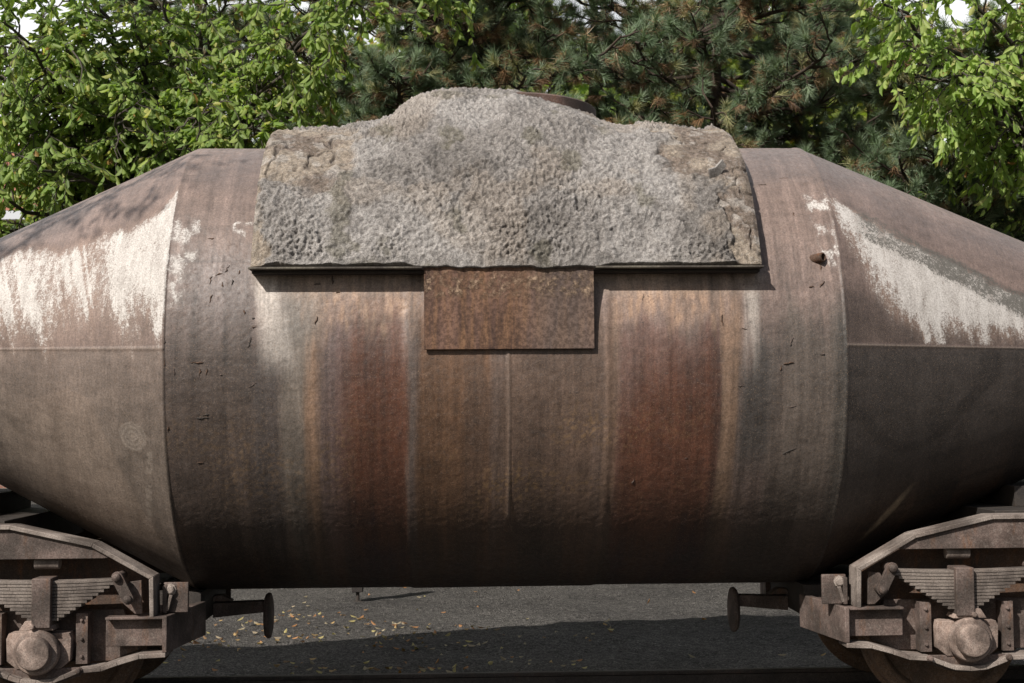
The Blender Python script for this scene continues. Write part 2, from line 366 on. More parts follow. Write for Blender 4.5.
# olive/brown spatter specks over the lower middle
spk = G * band(P, -36, -14, 8) * (.35 + .65 * band(X, -.6, .6, .1)) * sm(.50, .74, fbm(X * 55, A * 55, 21, 2, .7)) * sm(.42, .62, fbm(X * 2.2, A * 2.5, 22, 2))
C = lerp(C, c3(.27, .175, .095), spk * .8)
C = C.mean(-1, keepdims=True) * -.12 + C * 1.12
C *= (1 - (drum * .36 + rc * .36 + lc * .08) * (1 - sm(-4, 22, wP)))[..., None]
# streakiness, blotches
thin = fbm(X * 60, A * 1.2, 14, 3, .7); thin2 = fbm(X * 34, A * 2.5, 15, 4, .7)
dm = .35 + .65 * drum
hb = fbm(X * 6, A * 14, 16, 4, .65)
C *= (1 + (thin - .5) * .5 * dm + (thin2 - .5) * .5 * dm + (hb - .5) * .55 + (strk - .5) * .65 * dm + (strk2 - .5) * .45 + (blot - .5) * .55 + (fine - .5) * .35)[..., None]
C = lerp(C, c3(.172, .122, .102), drum * sm(26, 34, P) * sm(.52, .66, blot) * .4)
C = lerp(C, c3(.105, .088, .086), sm(28, 60, P) * sm(.45, .62, fbm(X * 1.1, A * 1.4, 31, 4)) * .55)
# hand wiped / smeared patch and scribble on the left cone
u_, v_ = X, P

poly = lc * (1 - sm(-.015, .015, X - (-2.72 + .0105 * (-8 - P)))) * (1 - sm(-9.5, -8.5, P + 6 * np.abs(X + 2.83) * 3)) * sm(-3.4, -2.9, X)
C = lerp(C, C * 1.22 + c3(.012, .006, .002), poly * .8)
dd = np.hypot((X + 2.385) / .095, (P + 19.5) / 3.6); ring = sm(.28, .0, np.abs((dd * 3.2 + .15 * np.arctan2(P + 19.5, X + 2.4)) % 1 - .5) - .12) * (dd < 1.05)
C = lerp(C, c3(.25, .215, .185), ring * .35 + (dd < 1) * .14)
sq = band(X, -2.345 + .0035 * (P + 38), -2.305 + .0035 * (P + 38), .006) * band(P, -46, -22, 1) * sm(.35, .55, fbm(X * 30, A * 45, 41, 2))
C = lerp(C, c3(.24, .205, .175), sq * .45)
# darker swirls and a pale smear on the right cone
sw = sm(.035, .0, np.abs(fbm(X * .8 + 3, P * .035, 51, 2) - .5) - .02)
C = lerp(C, C * .66, rc * (1 - sm(0, 2, P)) * sw)
d2 = np.hypot((X - 2.60 - .016 * (P + 47)) / .055, (P + 48) / 9.5)
C = lerp(C, c3(.24, .20, .14), rc * sm(1.15, .35, d2) * (.4 + .6 * strk))
C = lerp(C, C * .7, band(P, 22.5, 23.1, .12) * (X < -1.6) * (X > -L0) * .9)
C = lerp(C, C * .45, (sm(.012, .002, np.abs(np.abs(X) - L0 + .004))) * .8 * (.25 + .75 * (1 - sm(20, 34, P))))
C = lerp(C, c3(.21, .17, .145), rc * band(P, 1.95, 2.3, .16) * .9)
C = lerp(C, c3(.185, .150, .128), lc * band(P, 2.1, 2.6, .2) * .6)
C = lerp(C, c3(.17, .125, .10), sm(.012, .004, np.abs(X - .0 - .004)) * band(P, -40, 1, 1) * .7)
C = np.clip(C, .008, .9)
# white mineral deposit (weight; the shader breaks up its edge)
ns = fbm(X * 9 + P * .035, A * 1.2, 61, 4, .6); nb = fbm(X * 5, A * 5, 62, 4, .6)
Xs = X + .006 * (P - 25)
top = 38 + 7 * np.clip((-X - 2.95) / .45, 0, 1) + 6 * sm(-2.26, -2.17, X) + 3.5 * (fbm(X * 5, X * 0, 63, 3) - .5) * 2
gapn = fbm(Xs * 6.5, A * .35, 64, 3, .6)
drip = fbm(Xs * 9, A * .25, 64, 4, .65)
dl = lc * sm(-1, 5, top - P + 9 * (drip - .5)) * sm(-10, 10, (P - 11) + 30 * (drip - .5)) 
gp2 = fbm(Xs * 17, A * .22, 164, 3, .6)
dl *= 1 - .62 * np.clip(sm(.57, .66, gp2) * sm(-2.35, -2.6, X) + .75 * sm(.62, .70, gapn) * sm(-2.45, -2.66, X), 0, 1)
dl *= (.80 + .75 * (nb - .15)) * (1 - .35 * (1 - sm(8, 22, P)))
dl = np.maximum(dl, lc * band(X, -2.205, -2.163, .012) * band(P, 5, 42, 3) * .8)
topr = 42.5 - 14.0 * (X - 2.2) + 5 * (fbm(X * 6, A * 6, 69, 4, .65) - .5)
lowr = np.interp(X, [2.156, 2.25, 2.40, 2.56, 2.75, 3.6], [39, 29, 16, 7, 3, 2])
dr = rc * sm(2.3, 3.5, P) * sm(-.5, 3.5, topr - P) * sm(-8, 14, P - lowr + 12 * (ns - .5)) * (.50 + .75 * (nb - .1)) * (.75 + .6 * (blot - .2)) * 1.35
dr *= 1 - .8 * (1 - sm(3, 14, P)) * sm(.35, .6, drip)
vein = sm(.09, .02, np.abs(fbm(X * 8, A * 8, 67, 2) - .5))
pl = drum * band(X, 2.0 + .003 * (40 - P), 2.16, .03) * band(P, 22, 42, 3) * sm(.40, .60, fbm(X * 13, A * 10, 70, 4, .7)) * .62
pl2 = drum * band(X, -2.15, -1.98, .03) * band(P, 13, 34, 3) * sm(.36, .66, fbm(X * 14, A * 14, 68, 3)) * .6
pl3 = drum * band(X, -1.78, -1.62, .02) * band(P, 30, 34, 1.5) * vein * .5
dep = np.clip(np.maximum.reduce([dl, dr, pl, pl2, pl3]), 0, 1)
halo = np.clip(np.maximum(lc * sm(-4, 4, top - P + 9 * (drip - .5)) * sm(-14, 4, P - 12 + 24 * (drip - .5)), sm(0, .4, dr)), 0, 1)
C = lerp(C, c3(.185, .118, .085) * (1 + (strk[..., None] - .5) * .8), halo * .65)
moss = .92 * rc * band(P, topr - 9 + 5 * (nb - .5), topr + 1.0, 1.8) * sm(2.28, 2.42, X) * (.55 + .9 * (nb - .2))
# relief
rad = prof(X)
H = (fbm(X * 1.1, A * 1.1, 71, 2) - .5) * .007 + (fbm(X * 50, A * 50, 79, 2) - .5) * .003 * drum
H += lc * .010 * (1 - .8 * sm(20, 34, P)) + .005 * sm(.014, .006, np.abs(X - L0)) + rc * .002
H += (rc + lc) * band(P, 1.9, 2.5, .2) * .006
H += drum * band(X, -.655, .645, .02) * (1 - sm(6, 18, P)) * .008
H += (sm(.014, .004, np.abs(X)) * band(P, -40, 1, 1)) * .008
H += drum * (sm(.5, .7, blot) * (1 - sm(14, 20, P)) * .0015 * (fbm(X * 26, A * 26, 75, 2)))
H += dep * .003 * fine - drum * band(P, 22.6, 23.0, .15) * (X < -1.6) * .003
rr = rad + H; pr = np.radians(P)
VV = np.stack([X, -rr * np.cos(pr), rr * np.sin(pr) + lift(X) + ZA], -1).reshape(-1, 3)
nX, nP = len(xs), len(ph)
i0 = (np.arange(nP - 1)[:, None] * nX + np.arange(nX - 1)[None]).ravel(); Fv = np.stack([i0, i0 + 1, i0 + nX + 1, i0 + nX], 1)
il = np.arange(nX - 1); Fv = np.concatenate([Fv, np.stack([(nP - 1) * nX + il, (nP - 1) * nX + il + 1, il + 1, il], 1)])
m, nt, N, L, b = newmat('streaked rusted shell')
at = N.new('ShaderNodeAttribute'); at.attribute_name = 'tint'
ad = N.new('ShaderNodeAttribute'); ad.attribute_name = 'deposit'
am = N.new('ShaderNodeAttribute'); am.attribute_name = 'moss'
f1 = noise(nt, 95, 4, .7); f2 = noise(nt, 30, 5, .7); f3 = noise(nt, 60, 4, .7, stretch=(1, .18, .18))
f4 = noise(nt, 210, 2, .6)
c = mix(nt, 1., at.outputs['Color'], mix(nt, rng(nt, f3, .3, .7), (.82, .81, .80), (1.2, 1.18, 1.16)), 'MULTIPLY')
c = mix(nt, 1., c, mix(nt, rng(nt, f1, .38, .62), (.76, .745, .73), (1.25, 1.25, 1.25)), 'MULTIPLY')
c = mix(nt, rng(nt, f4, .60, .68, 0, .55), c, (.30, .20, .13))
c = mix(nt, rng(nt, f2, .64, .70, 0, .6), c, (.04, .03, .026))
f5 = noise(nt, 16, 6, .75, stretch=(1, .22, .22))
dsum = mth(nt, 'ADD', ad.outputs['Fac'], mth(nt, 'MULTIPLY', mth(nt, 'SUBTRACT', f2, .5), 1.7))
dsum = mth(nt, 'ADD', dsum, mth(nt, 'MULTIPLY', mth(nt, 'SUBTRACT', f5, .5), 1.5))
dsum = mth(nt, 'ADD', dsum, mth(nt, 'MULTIPLY', mth(nt, 'SUBTRACT', f1, .5), 1.4))
dw = rng(nt, dsum, .22, .72)
dw = mth(nt, 'MULTIPLY', dw, rng(nt, ad.outputs['Fac'], .02, .2))
dw = mth(nt, 'MAXIMUM', dw, mth(nt, 'MULTIPLY', rng(nt, ad.outputs['Fac'], .0, .9), mth(nt, 'MULTIPLY', rng(nt, f5, .25, .7), .62)))
c = mix(nt, mth(nt, 'MULTIPLY', dw, .93), c, mix(nt, rng(nt, mth(nt, 'ADD', mth(nt, 'MULTIPLY', f1, .6), mth(nt, 'MULTIPLY', f5, .4)), .40, .60), (.33, .30, .275), (.62, .585, .55)))
ms = mth(nt, 'ADD', am.outputs['Fac'], mth(nt, 'MULTIPLY', mth(nt, 'SUBTRACT', f2, .5), 1.8))
ms = mth(nt, 'ADD', ms, mth(nt, 'MULTIPLY', mth(nt, 'SUBTRACT', f1, .5), 3.2))
mw = mth(nt, 'MULTIPLY', rng(nt, ms, .40, .70), rng(nt, am.outputs['Fac'], .02, .2))
c = mix(nt, mth(nt, 'MULTIPLY', mw, .9), c, mix(nt, rng(nt, f1, .3, .7), (.04, .037, .032), (.115, .105, .088)))
L.new(c, b.inputs['Base Color']); L.new(mth(nt, 'MAXIMUM', rng(nt, dw, 0, 1, .4, .9), rng(nt, f2, .35, .65, .42, .66)), b.inputs['Roughness'])
b.inputs['Specular IOR Level'].default_value = .55
bump(nt, mth(nt, 'ADD', mth(nt, 'ADD', mth(nt, 'MULTIPLY', f2, .5), mth(nt, 'MULTIPLY', f1, .7)), mth(nt, 'ADD', mth(nt, 'MULTIPLY', rng(nt, f2, .60, .68), 1.2), mth(nt, 'MULTIPLY', dw, .8))), .30, .006)
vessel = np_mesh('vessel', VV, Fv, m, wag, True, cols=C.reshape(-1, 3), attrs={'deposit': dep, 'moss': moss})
# end trunnions
for sx in (-1, 1):
    s = MB(sx); s.rev([(.62, 4.85), (.70, 4.9), (.70, 5.2), (.45, 5.22), (.45, 5.7)], (0, 0, ZA + .08), 'x', 40)
    s.build('trunnion', M['frame'], wag)
# weld scars and small marks on the shell
def surf(x, p, r=0.): 
    rr = float(prof(np.array(x))) + r; q = R_(p); return Vector((x, -rr * math.cos(q), rr * math.sin(q) + ZA + float(lift(np.array(x)))))
rnd = random.Random(5)
scars = [(-1.88, 18, .09, 80), (-1.83, 19.5, .07, 20), (-1.78, 21, .08, 70), (-1.80, 17, .06, 85), (-1.87, 13.5, .08, 85), (-1.74, 17.5, .07, 80), (-1.70, 20, .04, 80),
         (-1.66, 10.5, .05, 85), (-1.62, 3.5, .10, 70), (-1.60, 7.0, .05, 10), (-1.95, -1.0, .14, 0), (-1.93, -3.2, .07, 85), (-1.89, -3.0, .06, 80), (-2.09, -3, .06, 80), (-1.80, -3.8, .03, 0),
         (-1.60, -6, .09, 30), (-1.92, -13.5, .12, 0), (-1.90, -12.8, .06, 10), (-1.60, 9, .03, 0), (-1.21, 8.5, .09, 80), (-1.08, 15, .04, 0), (-1.11, 18, .09, 85), (-1.20, 17, .07, 5),
         (-.60, -11, .07, 10), (-.45, -.5, .14, 0), (-.02, -.5, .14, 0), (.38, -.5, .13, 0), (-.5, -9, .03, 0), (.10, -6, .03, 0), (.86, 13.5, .07, 85), (1.36, 8, .11, 88), (1.50, 6, .07, 0), (1.47, -7, .07, 0), (2.02, 21, .07, 86),
         (1.80, 3, .10, 60), (1.78, -2, .12, 10), (1.73, -3, .06, 80), (2.00, 0, .05, 0), (2.02, 16.5, .10, 40), (1.95, 15.8, .06, 5), (1.80, -12, .08, 10), (1.80, -22.5, .14, 25), (1.14, -24, .03, 0),
         (.80, -30, .07, 70), (-2.15, -1, .07, 88), (-2.15, 4, .06, 88), (-2.16, 7, .05, 80), (-2.14, -16, .05, 80), (-1.95, -24, .05, 0), (1.6, 40, .06, 0), (1.74, 47, .1, 5), (1.9, 50, .09, 8), (-1.9, 29, .07, 0), (1.9, 36, .06, 85)]
for x, p, ln, an in scars:
    ln *= .62
    k = max(3, int(ln / .012)); a = R_(an); pp = []
    for j in range(k + 1):
        t = (j / k - .5) * ln; pp.append(surf(x + t * math.cos(a) + rnd.uniform(-.006, .006), p + math.degrees((t * math.sin(a) + rnd.uniform(-.004, .004)) / 1.6), .002))
    rad_ = [rnd.choice((.002, .0035, .006)) for _ in pp]; rad_[0] = rad_[-1] = .0015
    V, F = tubes([(np.array([tuple(v) for v in pp]), np.array(rad_))], 6)
    np_mesh('weld_scar', V, F, M[rnd.choice(('frame', 'frame', 'rustplate', 'rustplate', 'dark'))], vessel, True)
# pipe stub
s = MB(); q = surf(2.0, 23); dv = Vector((.62, -.75, .1)).normalized()
A1 = dv.cross(Vector((0, 0, 1))).normalized(); B1 = dv.cross(A1); Vp = []; n = 20
for rr, d in ((.033, -.05), (.031, .055), (.023, .058), (.021, -.02)):
    Vp += [tuple(q + dv * d + (A1 * math.cos(j * 2 * math.pi / n) + B1 * math.sin(j * 2 * math.pi / n)) * rr) for j in range(n)]
s.add(Vp, [(k * n + j, k * n + (j + 1) % n, (k + 1) * n + (j + 1) % n, (k + 1) * n + j) for k in range(3) for j in range(n)] + [tuple(3 * n + j for j in range(n))])
s.build('pipe_stub', M['rustplate'], vessel, 0)

#@@HOOD
# ------------------------------------------------------------------ slag crust round the mouth
xs = np.arange(-1.612, 1.6121, .0062); ph = np.concatenate([np.arange(19.3, 100, .2), np.linspace(100.5, 160, 90)])
X, P = np.meshgrid(xs, ph); A = P * 1.77 * math.pi / 180
wx = X + (fbm(X * 5, A * 5, 101, 5, .65) - .5) * .42; wp = P + (fbm(X * 3, A * 3, 102, 4) - .5) * 16
bare = np.maximum.reduce([1 - sm(-1.56, -1.50, wx + .10 * (1 - sm(22, 36, P)) * -1 + .02),
                          sm(1.5, 1.0, np.hypot((wx + 1.32) / .24, (wp - 55) / 13)), sm(1.4, 1.05, np.hypot((wx + 1.45) / .26, (wp - 75) / 9)),
                          sm(1.35, .95, np.hypot((wx - 1.42) / .30, (wp - 60) / 18)), sm(1.3, 1.0, np.hypot((wx - 1.56) / .16, (wp - 34) / 16)),
                          sm(1.3, .95, np.hypot((wx - .95) / .30, (wp - 78) / 6)) * .6])
bare = np.clip(bare, 0, 1)
edge = bare * (1 - bare) * 4
sil = np.interp(X, [-1.6, -1.3, -1.05, -.88, -.78, -.68, -.57, -.42, -.15, .1, .3, .45, .58, .70, .82, .95, 1.2, 1.6], [0, -.01, -.01, .015, .06, .15, .215, .25, .25, .235, .20, .175, .12, .055, .0, -.01, 0, 0])
bul = sil * sm(38, 78, P + 6 * (fbm(X * 2, A * 2, 109, 2) - .5)) * (1 - sm(115, 150, P) * .6)
bul *= 1 - .16 * sm(1.0, .3, np.hypot((X + .12) / .22, (P - 68) / 12))
lump = (fbm(X * 2.1, A * 2.1, 103, 3) - .5) * .075 + (fbm(X * 6, A * 6, 104, 3) - .5) * .045
g1 = fbm(X * 46, A * 46, 105, 2, .6); g2 = fbm(X * 90, A * 90, 106, 1, .6)
q1 = X + (g1 - .5) * .02; q2 = A + (g2 - .5) * .02
pop = .62 - np.minimum(worley(q1 * 48, q2 * 48, 1), 1); pop2 = .62 - np.minimum(worley(q1 * 24, q2 * 24, 2), 1)
amp = .5 + 1. * sm(.3, .7, fbm(X * 1.8, A * 1.8, 118, 3))
grain = (pop * .020 + pop2 * .024) * amp + (g1 - .5) * .012 + (fbm(X * 12, A * 12, 119, 3) - .5) * .022
crack = sm(.016, .004, np.abs(fbm(X * 2.2, A * 2.2, 107, 4) - .5)) * np.clip(bare + .0, 0, 1)
fall = sm(0, .05, 1.612 - np.abs(X)) * sm(19.2, 21.5, P)
H = 1.765 - RD + bul + lump * (.35 + .65 * fall) + grain * (1 - .75 * bare) * (.3 + .7 * fall) - bare * .024 + (fine_b := (fbm(X * 22, A * 22, 108, 3) - .5)) * .012 * bare - crack * .022
H -= edge * .006
H = H * 1.0 - (1 - sm(0, .03, 1.612 - np.abs(X))) * .012
lip = (1 - sm(19.3, 20.2, P)) * ((fbm(X * 9, X * 0 + 3, 110, 3) - .5) * .03)
rr = RD + H; pr = np.radians(P)
Y = -rr * np.cos(pr); Z = rr * np.sin(pr) + ZA + lip * 1.0
# drip of crust over the plate
Z -= (1 - sm(19.3, 21, P)) * band(X, -.60, .60, .06) * (.010 + .022 * fbm(X * 12, X * 0, 111, 3))
Cc = np.zeros(X.shape + (3,)) + c3(.218, .201, .188)
bl = fbm(X * 1.6, A * 1.6, 112, 5, .6)
Cc = lerp(Cc, c3(.30, .28, .265), sm(.50, .64, bl)); Cc = lerp(Cc, c3(.165, .151, .140), sm(.47, .35, bl))
Cc = lerp(Cc, c3(.30, .235, .175), sm(.56, .68, fbm(X * 3, A * 3, 113, 4)) * .25)
Cc = lerp(Cc, c3(.12, .11, .08), sm(.64, .74, fbm(X * 4, A * 4, 114, 4)) * .6)
bc = lerp(np.zeros(X.shape + (3,)) + c3(.27, .225, .18), c3(.17, .135, .11), sm(.42, .58, fbm(X * 4, A * 4, 115, 4)))
bc = lerp(bc, c3(.36, .33, .30), sm(.58, .66, fbm(X * 8, A * 8, 116, 4)) * .6)
Cc = lerp(Cc, c3(0, 0, 0), bare * 0) * (1 - bare[..., None]) + bc * bare[..., None]
Cc = lerp(Cc, c3(.10, .085, .075), crack * .6)
Cc *= (.9 + (pop + pop2) * .65 + (g1 - .5) * .5 + (fbm(X * 12, A * 12, 117, 3) - .5) * .4)[..., None]
nX, nP = len(xs), len(ph)
V0 = np.stack([X, Y, Z], -1).reshape(-1, 3)
i0 = (np.arange(nP - 1)[:, None] * nX + np.arange(nX - 1)[None]).ravel(); Fh = np.stack([i0, i0 + 1, i0 + nX + 1, i0 + nX], 1)
# skirt down to the shell on all four sides
ring = np.concatenate([np.arange(nX), np.arange(1, nP) * nX + nX - 1, (nP - 1) * nX + np.arange(nX - 2, -1, -1), np.arange(nP - 2, 0, -1) * nX])
rp = V0[ring]; Pq = P.reshape(-1)[ring]; Xq = X.reshape(-1)[ring]
inner = np.stack([Xq, -1.585 * np.cos(np.radians(Pq)), 1.585 * np.sin(np.radians(Pq)) + ZA], -1)
b0 = len(V0); n = len(ring); V1 = np.concatenate([V0, inner]); j = np.arange(n); j2 = (j + 1) % n
Fh = np.concatenate([Fh, np.stack([ring[j2], ring[j], b0 + j, b0 + j2], 1)])
Ch = np.concatenate([np.clip(Cc, .01, .9).reshape(-1, 3), np.tile([[.20, .16, .13]], (n, 1))])
m, nt, N, L, b = newmat('crusted slag')
at = N.new('ShaderNodeAttribute'); at.attribute_name = 'tint'
f1 = noise(nt, 150, 3, .7); f2 = noise(nt, 45, 4, .7)
c = mix(nt, 1., at.outputs['Color'], mix(nt, rng(nt, f1, .40, .60), (.62, .61, .60), (1.35, 1.35, 1.35)), 'MULTIPLY')
c = mix(nt, rng(nt, f2, .54, .66, 0, .45), c, (.40, .375, .35)); c = mix(nt, rng(nt, f2, .42, .34, 0, .6), c, (.10, .088, .078)); L.new(c, b.inputs['Base Color'])
b.inputs['Roughness'].default_value = .95; b.inputs['Specular IOR Level'].default_value = .15
bump(nt, mth(nt, 'ADD', f1, f2), 1., .012)
crust = np_mesh('slag_crust', V1, Fh, m, wag, True, cols=Ch)
# loose flake on the right side, ledge boards under the crust
s = MB(); q = surf(1.40, 44, .19); e1 = Vector((.8, .1, .45)).normalized(); e2 = Vector((-.3, -.35, .8)).normalized(); e3 = e1.cross(e2)
pts = [(-.07, -.03), (.0, -.045), (.065, -.01), (.05, .045), (-.01, .02), (-.06, .03)]
s.add([tuple(q + e1 * a + e2 * b_ - e3 * .008) for a, b_ in pts] + [tuple(q + e1 * a + e2 * b_ + e3 * .012) for a, b_ in pts],
      [tuple(range(6)), tuple(range(11, 5, -1))] + [(i, (i + 1) % 6, (i + 1) % 6 + 6, i + 6) for i in range(6)])
mf = steel('pale slag flake', (.34, .32, .30), (.26, .245, .23), rustamt=0)
s.build('slag_flake', mf, crust, .002)
ml = steel('ledge steel', (.13, .115, .09), (.07, .06, .05), rustamt=.1)
for a_, b_ in ((-1.622, -.54), (.55, 1.618)):
    s = MB(); s.box(a_, b_, -1.672, -1.50, 3.060, 3.073); s.build('ledge_board', ml, crust, .003)
s = MB(); s.box(-1.61, 1.605, -1.60, -1.45, 3.038, 3.058); s.build('ledge_angle', M['dark'], crust, .004)
# rusty mouth ring peeping out behind the crust
s = MB(); s.rev([(.62, 4.05), (.66, 4.05), (.66, 4.435), (.63, 4.45), (.58, 4.45), (.56, 4.42), (.56, 4.05)], (.08, .12, 0), 'z', 48)
s.build('mouth_ring', steel('mouth steel', (.16, .10, .085), (.11, .065, .05), rustamt=.5), wag)
# brown leaf-sized flakes lying on the crust's back edge are fallen leaves
# cover plate hanging under the crust
s = MB(); s.box(-.529, .541, -1.640, -1.622, 2.553, 3.112)
m, nt, N, L, b = newmat('rusted cover plate')
n1 = noise(nt, 2.6, 4, .5, stretch=(1.6, 1, .35)); n2 = noise(nt, 45, 5, .7); n3 = noise(nt, 16, 5, .7, stretch=(1, 1, .12)); n5 = noise(nt, 17, 6, .85)
c = mix(nt, rng(nt, n1, .44, .56), (.125, .070, .050), (.055, .030, .022))
c = mix(nt, rng(nt, n3, .42, .62, 0, .7), c, (.17, .09, .046))
tc = N.new('ShaderNodeTexCoord'); sp = N.new('ShaderNodeSeparateXYZ'); L.new(tc.outputs['Object'], sp.inputs[0])
c = mix(nt, mth(nt, 'MULTIPLY', rng(nt, sp.outputs['X'], .02, .25), .65), c, (.095, .072, .062))
hz = mth(nt, 'MULTIPLY', rng(nt, sp.outputs['Z'], .03, .08), rng(nt, sp.outputs['Z'], .24, .16))
sc = mth(nt, 'MULTIPLY', rng(nt, n5, .48, .60), hz)
c = mix(nt, mth(nt, 'MULTIPLY', sc, .75), c, (.33, .235, .16))
c = mix(nt, 1., c, mix(nt, rng(nt, n2, .40, .60), (.65, .62, .6), (1.4, 1.4, 1.4)), 'MULTIPLY'); L.new(c, b.inputs['Base Color'])
b.inputs['Roughness'].default_value = .75; b.inputs['Specular IOR Level'].default_value = .35
bump(nt, mth(nt, 'ADD', mth(nt, 'MULTIPLY', n2, .5), mth(nt, 'MULTIPLY', sc, 1.5)), .7, .008)
s.build('cover_plate', m, wag, .003)
s = MB(); s.box(-.50, .51, -1.621, -1.45, 2.80, 3.02); s.build('plate_bracket', M['dark'], wag, 0)

